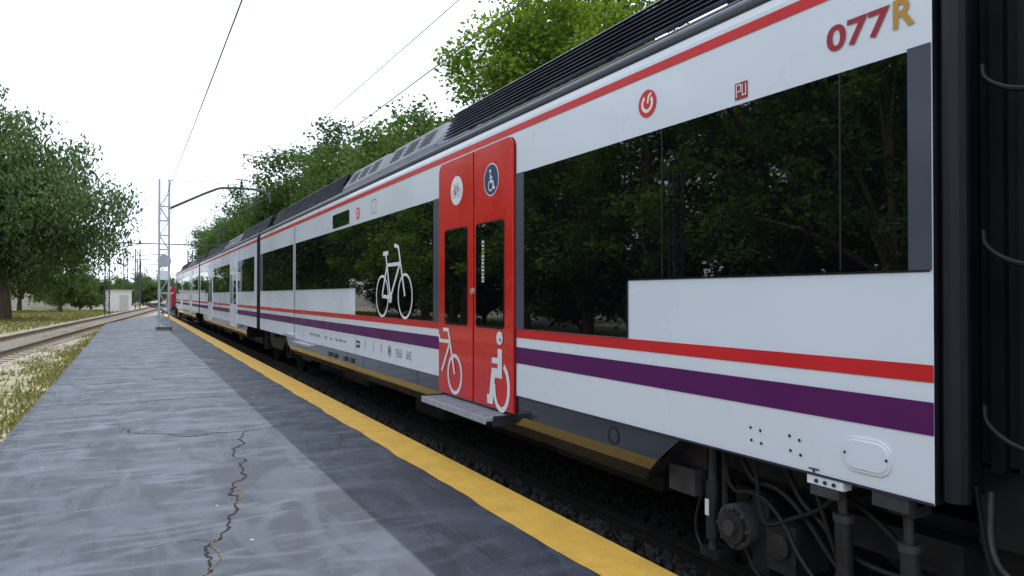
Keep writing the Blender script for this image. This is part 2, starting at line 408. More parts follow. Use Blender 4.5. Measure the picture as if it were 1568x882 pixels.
for zz, tx in ((-.555, '96 71'), (-.585, '46300'), (-.615, 'E-RF')):
    text_fit(tx, 7.02, 6.84, zz-.022, zz, XS-.004, 'dgrey', train, 'small_lettering', .0)
    text_fit(tx[::-1], 6.70, 6.56, zz-.022, zz, XS-.004, 'dgrey', train, 'small_lettering', .0)
h = MB()
h.slab(rrect(1.600, 1.800, -.665, -.535, .055), XS-.006, .005, 'white')
h.slab(rrect(1.612, 1.788, -.653, -.547, .045), XS-.010, .0045, 'white')
h.disc(1.615, -.60, .006, XS-.012, 'seam', 10); h.disc(1.785, -.60, .006, XS-.012, 'seam', 10)
h.obj('side_hatch', train, bevel=.002)
sk = MB()
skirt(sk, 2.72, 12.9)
sk.stroke([(3.28-p[0], -.80+p[1]) for p in circ((0, 0), .048, 24)], .012, XS+.001, 'seam', True)
for y in (4.43, 6.4, 8.2, 9.6, 11.2): sk.sheet(y-.004, y+.004, -.855, -.72, XS+.0025, 'rubber')
for y in (8.6, 8.9, 9.4, 9.7): sk.box(XS-.01, XS+.02, y, y+.14, -.84, -.78, 'under2')
sk.obj('skirt', train)
lb = MB()
lb.box(XS-.09, XS+.02, 10.7, 11.9, -.775, -.745, 'alu'); lb.box(XS-.07, XS+.02, 12.15, 12.8, -.70, -.66, 'alu')
lb.obj('far_step', train, bevel=.004)
rf = MB()
grille(rf, 1.50, 6.35); acunit(rf, 6.5, 8.2); acunit(rf, 8.3, 9.95); grille(rf, 10.1, 15.6)
rf.box(XS+.95, XC+.6, 2.0, 15, 1.5, 1.74, 'roof')
rf.obj('roof_equipment', train)

# ---- other cars
def car(y0, y1, name, doors, units):
    body(y0, y1, name)
    strips(y0, y1, name+'_stripes', gaps=[(a-.02, b+.02) for a, b in doors])
    w = MB(); cur = y0+.35
    for a, b in doors+[(y1-.3, y1-.3)]:
        if a-.2 > cur:
            w.slab([(cur, .86), (a-.15, .86), (a-.15, .088), (cur, .088)], XS-.009, .007, 'glass')
            y = cur+1.5
            while y < a-.6: w.sheet(y-.012, y+.012, .09, .858, XS-.011, 'rubber'); y += 1.55
        cur = b+.15
    for a, b in doors:
        c = (a+b)/2
        for p, q in ((a, c-.012), (c+.012, b)):
            w.slab([(p, -.84), (q, -.84), (q, 1.14), (p, 1.14)], XS-.02, .018, 'white')
            w.slab(rrect(p+.12, q-.10, -.23, .55, .03), XS-.024, .003, 'glass')
    w.obj(name+'_windows_doors', train)
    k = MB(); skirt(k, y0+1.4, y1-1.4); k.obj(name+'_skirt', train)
    r = MB(); cur = y0+.1
    for a, b in units:
        grille(r, cur, a-.1); acunit(r, a, b); cur = b+.1
    grille(r, cur, y1-.1); r.obj(name+'_roof', train)
car(16.2, 30.6, 'car_body_mid', [(19.4, 20.8), (25.6, 27.0)], [(21, 22.7), (22.8, 24.4)])
car(31.05, 47.4, 'car_body_end', [(34.6, 36.0), (41.0, 42.4)], [(37, 38.7), (38.8, 40.4)])
car(-14.2, .98, 'car_body_near', [(-9, -7.6)], [(-4, -2.3)])
nz = MB(); L = PROF + [(2*XC-x, z) for x, z in reversed(PROF[:-1])]; n = len(L)
secs = [(47.4, 1, 0), (48.2, .97, .05), (48.9, .90, .35), (49.3, .80, .8)]
vs = []
for y, sc, cut in secs:
    for x, z in L: vs.append((XC+(x-XC)*sc, y, -.72+(z+.72)*(1-.22*cut)))
for a in range(3):
    for i in range(n-1): nz.add([vs[a*n+i], vs[a*n+i+1], vs[(a+1)*n+i+1], vs[(a+1)*n+i]], [(0,1,2,3)], 'white' if (i < 2 or i >= n-3) else 'dgrey')
nz.add(vs[3*n:], [tuple(range(n))], 'glass')
nz.obj('cab_nose', train, smooth=True)

# ---- gangways
def gangway(y0, y1, name):
    g = MB()
    k = 0; yy = y0
    while yy < y1-.02:
        g.box(XS+.24+(.03 if k % 2 else 0), 2*XC-XS-.24, yy, yy+.045, -.62+(.02 if k % 2 else 0), 1.30, 'navy' if k % 2 == 0 else 'black'); yy += .0455; k += 1
    for q in (y0+.001, y1-.085):
        g.tube([(XS+.05, q+.042, -.70), (XS+.05, q+.042, 1.28)], .042, 'navy', 10)
    g.box(XS+.15, XS+.22, y0+.10, y0+.16, -1.1, 1.25, 'black')
    g.box(XS+.30, 2*XC-XS-.3, y0-.02, y1+.02, -.9, -.62, 'under')
    g.obj(name, train, smooth=True)
gangway(.982, 1.445, 'gangway'); gangway(15.755, 16.195, 'gangway_mid'); gangway(30.605, 31.045, 'gangway_far')
c = MB()
for z in (.72, .15, -.45):
    c.tube([(XS+.16, 1.37, z+.07), (XS+.13, 1.35, z+.01), (XS+.12, 1.25, z-.05), (XS+.12, 1.12, z-.06), (XS+.12, 1.02, z)], .010, 'rubber', 8, smooth=2)
c.tube([(XS+.12, 1.33, -.66), (XS+.09, 1.32, -.85), (XS+.08, 1.25, -.93), (XS+.08, 1.10, -.92), (XS+.1, 1.0, -.75)], .009, 'under2', 8, smooth=2)
c.tube([(XS+.16, 1.40, -.66), (XS+.14, 1.34, -.98), (XS+.14, 1.2, -1.08), (XS+.14, 1.0, -.85)], .009, 'rubber', 8, smooth=2)
c.obj('gangway_cables', train, smooth=True)

# ---- bogies
def bogie(yc, name):
    b = MB()
    for sgn in (-1, 1):
        ya = yc+sgn*1.33
        for xs in (-1, 1):
            xw = XC+xs*.80
            b.cyl((xw-.065, ya, -1.115), (xw+.065, ya, -1.115), .425, 'under', n=40)
            b.cyl((xw+xs*.06, ya, -1.115), (xw+xs*.085, ya, -1.115), .35, 'black', n=32)
            b.cyl((xw+xs*.02, ya, -1.115), (xw+xs*.30, ya, -1.115), .12, 'under', n=20)
            b.box(xw+xs*.2-.10, xw+xs*.2+.10, ya-.17, ya+.17, -1.25, -.98, 'under')
            for q in (-.3, .3):
                z = -1.12
                pts = [(xw+xs*.2+.06*math.cos(t*.7), ya+q+.06*math.sin(t*.7), z+t*.0042) for t in range(64)]
                b.tube(pts, .012, 'black', 5)
        b.cyl((XC-1, ya, -1.115), (XC+1, ya, -1.115), .08, 'black')
    for xs in (-1, 1):
        xf = XC+xs*1.0
        P = [(yc-1.8, -.86), (yc+1.8, -.86), (yc+1.8, -.95), (yc+.9, -.99), (yc+.6, -1.16), (yc-.6, -1.16), (yc-.9, -.99), (yc-1.8, -.95)]
        b.slab(P, xf-.08, .16, 'under')
    b.box(XC-1, XC+1, yc-.3, yc+.3, -1.15, -.85, 'under')
    b.box(XC+.2, XC+.24, yc-1.9, yc+1.9, -1.3, -.74, 'black')
    b.obj(name, train, bevel=.006)
bogie(1.21, 'bogie'); bogie(15.97, 'bogie_mid'); bogie(30.8, 'bogie_far'); bogie(45.6, 'bogie_end')
u = MB(); X = 2.58
u.box(X-.04, X+.12, 2.745, 2.94, -1.03, -.895, 'under2'); u.box(X+.0, X+.2, 2.70, 2.98, -.89, -.73, 'under')
u.tube([(X, 2.66, -.74), (X, 2.66, -.95)], .022, 'under2'); u.tube([(X, 2.66, -.93), (X, 2.66, -1.22)], .034, 'under', 14)
u.box(X-.038, X-.034, 2.65, 2.675, -1.10, -1.02, 'signwhite')
u.tube([(X, 2.66, -1.22), (X, 2.66, -1.29)], .02, 'under2'); u.box(X-.03, X+.1, 2.60, 2.72, -1.31, -1.27, 'under')
u.tube([(X+.0, 2.575, -.74), (X, 2.575, -1.2)], .016, 'under')
u.cyl((X-.05, 2.47, -1.10), (X+.22, 2.47, -1.10), .105, 'under2', n=28); u.cyl((X-.075, 2.47, -1.10), (X-.05, 2.47, -1.10), .08, 'under', n=28)
u.cyl((X-.09, 2.47, -1.10), (X-.07, 2.47, -1.10), .035, 'under2', n=16)
for i in range(8):
    t = i*math.pi/4; u.cyl((X-.065, 2.47+.09*math.cos(t), -1.10+.09*math.sin(t)), (X-.045, 2.47+.09*math.cos(t), -1.10+.09*math.sin(t)), .010, 'dsteel', n=6)
u.box(X-.02, X+.2, 2.14, 2.30, -1.24, -1.02, 'under'); u.cyl((X-.04, 2.22, -1.12), (X+.1, 2.22, -1.12), .055, 'under')
u.box(X+.05, X+.3, 1.95, 2.6, -.86, -.76, 'under'); u.box(X+.1, X+.25, 1.5, 2.0, -1.05, -.92, 'under')
u.box(X+.02, X+.2, 2.32, 2.42, -1.3, -.95, 'under')
for y, zt, zb in ((1.875, -.755, -1.45), (1.60, -.79, -1.45)):
    u.tube([(X-.07, y, zt), (X-.06, y, zt-.14)], .018, 'under2', 12); u.tube([(X-.06, y, zt-.13), (X-.04, y, zb)], .034, 'under', 16)
    u.tube([(X-.06, y, zt-.15), (X-.06, y, zt-.12)], .040, 'under2', 14)
    u.tube([(X-.05, y, zt-.40), (X-.049, y, zt-.37)], .038, 'under2', 14)
    u.box(X-.11, X-.01, y-.05, y+.05, zt-.01, zt+.03, 'under2')
u.box(XS-.0, XS+.05, 1.80, 1.965, -.758, -.722, 'white'); u.box(XS+.0, XS+.05, 1.54, 1.68, -.775, -.722, 'under2')
u.box(XS+.0, XS+.04, 1.82, 1.95, -.80, -.758, 'under2')
for (y, z) in ((1.84, -.742), (1.88, -.742), (1.92, -.742)): u.cyl((XS-.006, y, z), (XS+.01, y, z), .008, 'seam', n=8)
hoses = [[(2.55,-.76),(2.50,-.95),(2.35,-.9),(2.2,-.98),(2.1,-1.15),(1.9,-1.28),(1.7,-1.42)],
         [(2.45,-.78),(2.38,-.88),(2.25,-.86),(2.1,-.95),(1.95,-1.12),(1.8,-1.22),(1.5,-1.28)],
         [(2.75,-1.0),(2.82,-1.2),(2.75,-1.32),(2.66,-1.25),(2.58,-1.12)],
         [(2.35,-.76),(2.32,-1.0),(2.28,-1.05),(2.15,-.98),(2.0,-.90),(1.9,-.80)],
         [(2.2,-.76),(2.12,-.9),(2.02,-.95),(1.92,-1.05),(1.7,-1.08),(1.45,-1.02)],
         [(2.47,-1.2),(2.40,-1.33),(2.25,-1.30),(2.2,-1.2)],
         [(2.05,-.74),(1.95,-1.0),(1.82,-1.3),(1.66,-1.36),(1.5,-1.3),(1.3,-1.35)],
         [(2.0,-.78),(1.7,-.90),(1.55,-1.1),(1.4,-1.2),(1.2,-1.22)]]
for i, H in enumerate(hoses):
    u.tube([(X-.04+.03*(i % 3), y, z) for y, z in H], (.010, .013, .008)[i % 3], ('rubber', 'rubber', 'under')[i % 3], 8, smooth=2)
u.obj('bogie_equipment', train, smooth=True)

# ------------------------------------------------------------------ far red shunting locomotive on the same track
rt = empty('red_locomotive', (0, 0, CH))
r = MB(); y0, y1 = 53, 62
def hull(xa, xb, ya, yb, za, zb, k):
    c = .12; P = [(xa, za), (xa, zb-c), (xa+c, zb), (xb-c, zb), (xb, zb-c), (xb, za)]; n = len(P)
    vs = [(x, ya, z) for x, z in P]+[(x, yb, z) for x, z in P]
    r.add(vs, [(i, (i+1) % n, n+(i+1) % n, n+i) for i in range(n)]+[tuple(range(n)), tuple(range(2*n-1, n-1, -1))], k)
hull(XS+.0, 2*XC-XS, y0, y1, -1.0, -.75, 'under')
hull(XS+.05, 2*XC-XS-.05, y0+.3, y0+3.6, -.75, .20, 'dred'); hull(XS+.12, 2*XC-XS-.12, y0+3.62, y0+5.6, -.75, .58, 'dred'); hull(XS+.05, 2*XC-XS-.05, y0+5.62, y1-.3, -.75, .20, 'dred')
r.box(XS+.10, XS+.119, y0+3.9, y0+5.3, .05, .45, 'glass'); r.box(XC-1, XC+1, y0+3.602, y0+3.618, .24, .48, 'glass')
for q in (1.6, 7.4):
    for xx in (-.8, .8):
        r.cyl((XC+xx-.07, y0+q, -1.1), (XC+xx+.07, y0+q, -1.1), .43, 'under', n=24)
for xx in (-.85, .85): r.cyl((XC+xx, y0-.35, -.9), (XC+xx, y0, -.9), .1, 'under'); r.cyl((XC+xx, y0-.40, -.9), (XC+xx, y0-.35, -.9), .2, 'under')
r.obj('locomotive_body', rt)

# ------------------------------------------------------------------ surfaces
def nodes_surface(name, build):
    m = bpy.data.materials.new(name); m.use_nodes = True
    build(m.node_tree, m.node_tree.nodes['Principled BSDF']); return m
def N(nt, t, **kw):
    n = nt.nodes.new(t)
    for k, v in kw.items(): setattr(n, k, v)
    return n
def noise(nt, vec, scale, detail=6, rough=.55, dist=0):
    n = N(nt, 'ShaderNodeTexNoise'); n.inputs['Scale'].default_value = scale; n.inputs['Detail'].default_value = detail
    n.inputs['Roughness'].default_value = rough; n.inputs['Distortion'].default_value = dist
    nt.links.new(vec, n.inputs['Vector']); return n.outputs['Fac']
def rng(nt, v, a, b, c, d):
    n = N(nt, 'ShaderNodeMapRange')
    for i, x in enumerate((a, b, c, d)): n.inputs[i+1].default_value = x
    nt.links.new(v, n.inputs[0]); return n.outputs[0]
def mixc(nt, f, a, b, bt='MIX'):
    n = N(nt, 'ShaderNodeMix', data_type='RGBA', blend_type=bt)
    for s, v in ((0, f), (6, a), (7, b)):
        if isinstance(v, (int, float)): n.inputs[s].default_value = v
        elif isinstance(v, tuple): n.inputs[s].default_value = (*v, 1)
        else: nt.links.new(v, n.inputs[s])
    return n.outputs[2]
def mapping(nt, scale=(1, 1, 1), rot=0):
    tc = N(nt, 'ShaderNodeTexCoord'); mp = N(nt, 'ShaderNodeMapping')
    mp.inputs['Scale'].default_value = scale; mp.inputs['Rotation'].default_value = (0, 0, rot)
    nt.links.new(tc.outputs['Object'], mp.inputs['Vector']); return mp.outputs[0]
def bump(nt, b, h, dist):
    bp = N(nt, 'ShaderNodeBump'); bp.inputs['Distance'].default_value = dist; nt.links.new(h, bp.inputs['Height'])
    nt.links.new(bp.outputs[0], b.inputs['Normal'])
def plat(nt, b):
    v = mapping(nt)
    st = mapping(nt, (3.4, 1.1, 1), math.radians(-38)); st2 = mapping(nt, (1.1, 3.2, 1), math.radians(-20))
    big = noise(nt, v, .7, 5, .6, .6); streak = noise(nt, st, 1.1, 4, .5, 1.2); s2 = noise(nt, st2, 1.2, 4, .5, 1.4)
    fine = noise(nt, v, 60, 4, .7); med = noise(nt, v, 6, 8, .65)
    c = mixc(nt, rng(nt, streak, .42, .60, 0, 1), (.026, .034, .050), (.062, .075, .102))
    c = mixc(nt, rng(nt, s2, .52, .64, 0, .85), c, (.092, .108, .142))
    c = mixc(nt, rng(nt, big, .35, .65, 0, .45), c, (.040, .049, .069))
    c = mixc(nt, rng(nt, med, .55, .75, 0, .5), c, (.022, .027, .038))
    c = mixc(nt, rng(nt, fine, .2, .8, .35, 0), c, (.01, .011, .016))
    vo = N(nt, 'ShaderNodeTexVoronoi'); vo.inputs['Scale'].default_value = 2.3; nt.links.new(v, vo.inputs['Vector'])
    spk = rng(nt, vo.outputs['Distance'], .02, .035, 1, 0)
    c = mixc(nt, spk, c, (.24, .26, .29))
    nt.links.new(c, b.inputs['Base Color'])
    nt.links.new(rng(nt, s2, .3, .7, .68, .48), b.inputs['Roughness'])
    ad = N(nt, 'ShaderNodeMath', operation='ADD'); nt.links.new(fine, ad.inputs[0])
    m2 = N(nt, 'ShaderNodeMath', operation='MULTIPLY'); nt.links.new(streak, m2.inputs[0]); m2.inputs[1].default_value = 6
    nt.links.new(m2.outputs[0], ad.inputs[1]); bump(nt, b, ad.outputs[0], .004)
M['platform'] = nodes_surface('platform_asphalt', plat)
def yel(nt, b):
    v = mapping(nt); a = noise(nt, v, 5, 8, .7); f = noise(nt, v, 45, 4, .7)
    c = mixc(nt, rng(nt, a, .35, .7, 0, 1), (.84, .50, .075), (.64, .37, .06))
    c = mixc(nt, rng(nt, f, .60, .72, 0, .6), c, (.18, .14, .08))
    nt.links.new(c, b.inputs['Base Color']); b.inputs['Roughness'].default_value = .65; bump(nt, b, f, .003)
M['yellow'] = nodes_surface('yellow_paint', yel)
def conc(nt, b):
    v = mapping(nt); a = noise(nt, v, 3, 8, .7)
    c = mixc(nt, rng(nt, a, .3, .7, 0, 1), (.08, .08, .08), (.17, .16, .145)); nt.links.new(c, b.inputs['Base Color']); b.inputs['Roughness'].default_value = .9
M['concrete'] = nodes_surface('edge_concrete', conc)

P = [(-1.02, -16), (2.27, -16), (2.27, 57), (1.3, 51.6), (-1.0, 38)]
pl = MB(); n = len(P); GZ = -.42
pl.add([(x, y, 0) for x, y in P], [tuple(range(n))], 'platform')
for i in range(n):
    a, b2 = P[i], P[(i+1) % n]
    pl.add([(*a, 0), (*b2, 0), (*b2, GZ-.1), (*a, GZ-.1)], [(0, 1, 2, 3)], 'concrete')
platform = pl.obj('platform')
y = MB(); ys = np.arange(-16, 56.3, .1)
rw = random.Random(4); ww = [1.94+.008*math.sin(t*3.1)+.006*math.sin(t*7.7)+rw.uniform(-.004, .004) for t in ys]
for i in range(len(ys)-1):
    y.add([(ww[i], ys[i], .004), (2.268, ys[i], .004), (2.268, ys[i+1], .004), (ww[i+1], ys[i+1], .004)], [(0, 1, 2, 3)], 'yellow')
y.obj('yellow_line')
ck = MB()
def crack(pts, w, z, k='crack', seed=1):
    rr = random.Random(seed); Q = [Vector(p) for p in pts]
    for it in range(5):
        T = [Q[0]]
        for a, b2 in zip(Q, Q[1:]):
            mm = (a+b2)/2; d = b2-a; mm += Vector((-d.y, d.x))*rr.uniform(-.17, .17); T += [mm, b2]
        Q = T
    vs = []
    for i, p in enumerate(Q):
        d = (Q[min(i+1, len(Q)-1)]-Q[max(0, i-1)]).normalized(); nn = Vector((-d.y, d.x))
        ww = w*rr.uniform(.2, 1.15)*(.2 if i in (0, len(Q)-1) else 1)
        vs += [(p.x+nn.x*ww/2, p.y+nn.y*ww/2, z), (p.x-nn.x*ww/2, p.y-nn.y*ww/2, z)]
    ck.add(vs, [(2*i, 2*i+1, 2*i+3, 2*i+2) for i in range(len(Q)-1)], k)
main = [(.914, 7.02), (.817, 5.98), (.637, 5.30), (.582, 4.71), (.384, 4.09), (.311, 3.61), (.15, 2.5), (.2, 1)]
crack(main, .018, .0035, seed=3)
crack([(.63, 5.25), (.585, 4.75)], .012, .0042, 'crackdry', seed=5)
crack([(.42, 4.2), (.384, 4.05), (.315, 3.6), (.26, 3.1)], .012, .0042, 'crackdry', seed=6)
crack([(-.06, 8.03), (.484, 7.26), (.95, 7.29)], .018, .0030, seed=8)
crack([(.95, 7.29), (1.4, 7.5), (1.9, 7.2)], .008, .0030, seed=18)
crack([(.914, 7.02), (1.0, 7.28)], .012, .0028, seed=10)
crack([(.39, 4.12), (.22, 4.2), (.05, 4.15)], .006, .0028, seed=14)
crack([(-1.0, 8.9), (-.4, 9.0), (.2, 9.2)], .014, .003, seed=12)
crack([(.84, 6.2), (1.2, 6.0), (1.7, 6.15)], .005, .003, seed=13)
for i, yy in enumerate((9.9, 12.3, 14.6, 17.5, 21, 24.6, 28.5, 33, 37.5)):
    crack([(-1.0, yy+.1), (0, yy-.1), (1, yy+.05), (1.93, yy)], .022, .003, seed=20+i)
ck.obj('platform_cracks')

# ------------------------------------------------------------------ ground
def gr(nt, b):
    v = mapping(nt); a = noise(nt, v, .22, 6, .6, .4); m2 = noise(nt, v, 1.3, 8, .65); f = noise(nt, v, 18, 5, .7)
    c = mixc(nt, rng(nt, m2, .44, .60, 0, 1), (.34, .31, .24), (.11, .125, .05))
    c = mixc(nt, rng(nt, a, .42, .58, 0, .8), c, (.28, .265, .16))
    c = mixc(nt, rng(nt, f, .3, .7, 0, .5), c, (.10, .095, .06))
    nt.links.new(c, b.inputs['Base Color']); b.inputs['Roughness'].default_value = .95; bump(nt, b, f, .03)
M['ground'] = nodes_surface('dry_ground', gr)
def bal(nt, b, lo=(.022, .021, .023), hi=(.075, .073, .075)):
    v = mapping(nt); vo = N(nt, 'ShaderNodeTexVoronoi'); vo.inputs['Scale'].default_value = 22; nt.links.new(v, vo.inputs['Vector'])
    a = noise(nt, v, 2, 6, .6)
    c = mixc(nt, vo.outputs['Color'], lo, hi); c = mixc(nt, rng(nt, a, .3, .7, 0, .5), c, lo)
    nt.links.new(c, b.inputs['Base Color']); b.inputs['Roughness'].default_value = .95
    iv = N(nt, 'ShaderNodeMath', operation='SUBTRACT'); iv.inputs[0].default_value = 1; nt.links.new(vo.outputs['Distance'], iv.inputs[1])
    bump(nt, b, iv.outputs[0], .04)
M['ballast'] = nodes_surface('ballast', bal)  # dark tones put the shade below the train into the stone colour
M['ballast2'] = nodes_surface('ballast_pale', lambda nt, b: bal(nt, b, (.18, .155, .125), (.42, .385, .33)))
gmb = MB(); gmb.add([(-900, -500, GZ), (900, -500, GZ), (900, 1500, GZ), (-900, 1500, GZ)], [(0, 1, 2, 3)], 'ground'); gmb.obj('ground')
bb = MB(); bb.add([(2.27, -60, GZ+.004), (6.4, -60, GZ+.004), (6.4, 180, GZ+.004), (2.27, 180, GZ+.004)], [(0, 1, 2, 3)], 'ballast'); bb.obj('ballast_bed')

def track(name, fx, y0, y1, zb, step=.6, k='ballast2', bed=False, dark=False):
    root = empty(name); t = MB(); ys = np.arange(y0, y1, 3.0)
    kr, kt, ks = ('rustdark', 'raildark', 'sleeperdark') if dark else ('rust', 'railtop', 'sleeper')  # dark set carries the under-train shade in its colours
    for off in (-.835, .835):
        for a, b2 in zip(ys, ys[1:]):
            for x0, x1, z0, z1, kk in ((-.07, .07, zb, zb+.02, kr), (-.012, .012, zb+.02, zb+.13, kr), (-.035, .035, zb+.13, zb+.165, kt)):
                xa, xb = fx(a)+off, fx(b2)+off
                vs = [(xa+x0,a,z0),(xa+x1,a,z0),(xb+x1,b2,z0),(xb+x0,b2,z0),(xa+x0,a,z1),(xa+x1,a,z1),(xb+x1,b2,z1),(xb+x0,b2,z1)]
                t.add(vs, [(4,5,6,7),(1,2,6,5),(3,0,4,7)], kk)
    t.obj(name+'_rails', root)
    s2 = MB(); yy = y0
    while yy < y1:
        c0 = fx(yy); s2.box(c0-1.3, c0+1.3, yy-.13, yy+.13, zb-.1, zb-.002, ks); yy += step
    s2.obj(name+'_sleepers', root)
    if bed:
        q = MB()
        for a, b2 in zip(ys, ys[1:]):
            xa, xb = fx(a), fx(b2)
            q.add([(xa-2.1,a,GZ+.005),(xa-1.6,a,zb-.03),(xa+1.6,a,zb-.03),(xa+2.1,a,GZ+.005),(xb-2.1,b2,GZ+.005),(xb-1.6,b2,zb-.03),(xb+1.6,b2,zb-.03),(xb+2.1,b2,GZ+.005)],
                  [(0,1,5,4),(1,2,6,5),(2,3,7,6)], k)
        q.obj(name+'_bed', root)
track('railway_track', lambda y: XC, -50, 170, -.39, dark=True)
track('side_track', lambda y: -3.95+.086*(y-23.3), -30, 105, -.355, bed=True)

def rocks(name, n, xr, yr, z, s0, s1, k, seed):
    rs = np.random.RandomState(seed)
    ph = (1+5**.5)/2
    V = np.array([(-1,ph,0),(1,ph,0),(-1,-ph,0),(1,-ph,0),(0,-1,ph),(0,1,ph),(0,-1,-ph),(0,1,-ph),(ph,0,-1),(ph,0,1),(-ph,0,-1),(-ph,0,1)])/1.9
    F = np.array([(0,11,5),(0,5,1),(0,1,7),(0,7,10),(0,10,11),(1,5,9),(5,11,4),(11,10,2),(10,7,6),(7,1,8),(3,9,4),(3,4,2),(3,2,6),(3,6,8),(3,8,9),(4,9,5),(2,4,11),(6,2,10),(8,6,7),(9,8,1)])
    vs = V[None]*(rs.uniform(.65, 1.25, (n, 12, 1)))*rs.uniform(s0, s1, (n, 1, 1))*rs.uniform(.6, 1.2, (n, 1, 3))
    c = np.stack([rs.uniform(*xr, n), yr[0]+(yr[1]-yr[0])*rs.uniform(0, 1, n)**1.3, np.full(n, z)+rs.uniform(-.01, .045, n)], 1)
    vs = vs+c[:, None]; fs = F[None]+(np.arange(n)*12)[:, None, None]
    me = bpy.data.meshes.new(name); me.from_pydata(vs.reshape(-1, 3).tolist(), [], fs.reshape(-1, 3).tolist()); me.materials.append(M[k])
    o = bpy.data.objects.new(name, me); COL.objects.link(o); return o
rocks('ballast_stones', 17000, (2.30, 3.9), (.6, 17), GZ+.03, .022, .042, 'stone', 3)

# ------------------------------------------------------------------ trees
def tree_mesh(name, seed, H, trunkh, rx, rz, ncl, per, lsz, leaf, droop=0.0, clr=(.16, .30), rmin=.3):
    rs = np.random.RandomState(seed); rr = random.Random(seed)
    mb = MB(); r0 = H*.020+.05
    top = H-rz*.7
    tp = [(0, 0, -.2), (rr.uniform(-.1, .1), rr.uniform(-.1, .1), trunkh*.6), (rr.uniform(-.3, .3), rr.uniform(-.3, .3), trunkh*1.2), (rr.uniform(-.4, .4), rr.uniform(-.4, .4), top)]
    mb.tube(tp, r0, 'bark', 10, smooth=1, rs=(r0*1.25, r0*.25))
    cz = H-rz
    u = rs.normal(size=(ncl, 3)); u /= np.linalg.norm(u, axis=1)[:, None]
    rad = rs.uniform(rmin, 1.0, ncl)**.6
    ph = rs.uniform(0, 6.28, 6)
    th = np.arctan2(u[:, 1], u[:, 0]); lump = 1+.13*np.sin(2*th+ph[0])+.12*np.sin(3*th+ph[1]+3*u[:, 2])+.10*np.sin(5*u[:, 2]+ph[2])
    c = u*rad[:, None]*lump[:, None]*np.array([rx, rx, rz]); c[:, 2] += cz
    cr = rs.uniform(clr[0], clr[1], ncl)*rx
    c[:, 2] = np.maximum(c[:, 2], trunkh*.75+rs.uniform(0, .8, ncl))
    for i in range(0, ncl, max(1, ncl//26)):
        e = Vector(c[i]); s0 = Vector((tp[2][0], tp[2][1], min(trunkh*rr.uniform(.8, 1.5), top)))
        md = (s0+e)/2+Vector((rr.uniform(-.3, .3), rr.uniform(-.3, .3), rr.uniform(.1, .8)))
        mb.tube([s0, md, e], .05, 'bark', 6, smooth=1, rs=(r0*.42, .02))
    n = ncl*per; ci = np.repeat(np.arange(ncl), per)
    w = rs.normal(size=(n, 3)); w /= np.linalg.norm(w, axis=1)[:, None]
    rr2 = rs.uniform(0, 1, n)**.45
    p = c[ci]+w*rr2[:, None]*cr[ci][:, None]*np.array([1, 1, .62])
    if droop > 0:
        dr = rs.uniform(0, 1, n)**2*droop*(np.linalg.norm(c[ci][:, :2], axis=1)/rx); p[:, 2] -= dr
    p += rs.normal(size=(n, 3))*lsz*.6
    a = rs.normal(size=(n, 3)); a[:, 2] *= .6
    if droop > 0: a[:, 2] = -np.abs(a[:, 2])-1.2
    a /= np.linalg.norm(a, axis=1)[:, None]
    nr = rs.normal(size=(n, 3)); nr[:, 2] += .5; b = np.cross(nr, a); b /= (np.linalg.norm(b, axis=1)[:, None]+1e-6)
    L = lsz*rs.uniform(.6, 1.3, (n, 1)); W = L*(.6 if droop == 0 else .42)
    q = np.stack([p-a*L*.5, p+b*W*.5, p+a*L*.5, p-b*W*.5], 1).reshape(-1, 3)
    nv0 = len(mb.v); verts = np.concatenate([np.array([tuple(v) for v in mb.v]), q])
    nf0 = len(mb.f)
    faces = mb.f+(np.arange(n*4).reshape(-1, 4)+nv0).tolist()
    me = bpy.data.meshes.new(name); me.from_pydata(verts.tolist(), [], faces)
    me.materials.append(M['bark']); me.materials.append(M[leaf])
    mi = np.zeros(len(faces), dtype=np.int32); mi[nf0:] = 1; me.polygons.foreach_set('material_index', mi)
    at = me.attributes.new('shade', 'FLOAT', 'POINT')
    clsh = rs.uniform(0, .75, ncl); sh = np.zeros(len(verts)); sh[nv0:] = np.repeat(np.clip(clsh[ci]+rs.uniform(-.2, .3, n), 0, 1), 4)
    at.data.foreach_set('value', sh.astype(np.float32)); me.update()
    return me
def place(me, name, x, y, s=1, rot=None, sz=None):
    o = bpy.data.objects.new(name, me); COL.objects.link(o); o.location = (x, y, GZ); o.rotation_euler = (0, 0, R.uniform(0, 6.28) if rot is None else rot)
    o.scale = (s, s, sz or s); return o
TA = [tree_mesh('plane_tree_mesh%d' % i, 11+i, 12.5, 2.6, 3.6, 4.9, 150, 200, .18, 'leafA') for i in range(2)]
TB = [tree_mesh('elm_tree_mesh%d' % i, 31+i, 11.5, 1.8, 4.5, 4.9, 230, 125, .25, 'leafB', clr=(.17, .30)) for i in range(3)]
TW = [tree_mesh('willow_tree_mesh%d' % i, 51+i, 14.8, 2.8, 6.5, 6.3, 330, 150, .32, 'leafC', droop=2.4, clr=(.14, .26), rmin=.12) for i in range(2)]
TR = [tree_mesh('maple_tree_mesh%d' % i, 91+i, 10.5, 1.9, 3.9, 4.5, 115, 120, .23, 'leafE', clr=(.12, .24)) for i in range(2)]
TD = tree_mesh('cedar_tree_mesh', 85, 15, 2.5, 3.4, 6.4, 150, 110, .22, 'leafD', clr=(.14, .26))
TS = tree_mesh('shrub_mesh', 71, 3.2, .3, 2.2, 1.6, 60, 110, .2, 'leafB')
place(TA[0], 'plane_tree', 11.3, 17.3, .85, 0.4, .95); place(TA[1], 'plane_tree', 12.6, 20.5, .95, 2.0)
place(TD, 'cedar_tree', 15.5, 21.5, .95, 1.0)
yy = 27.5; i = 0
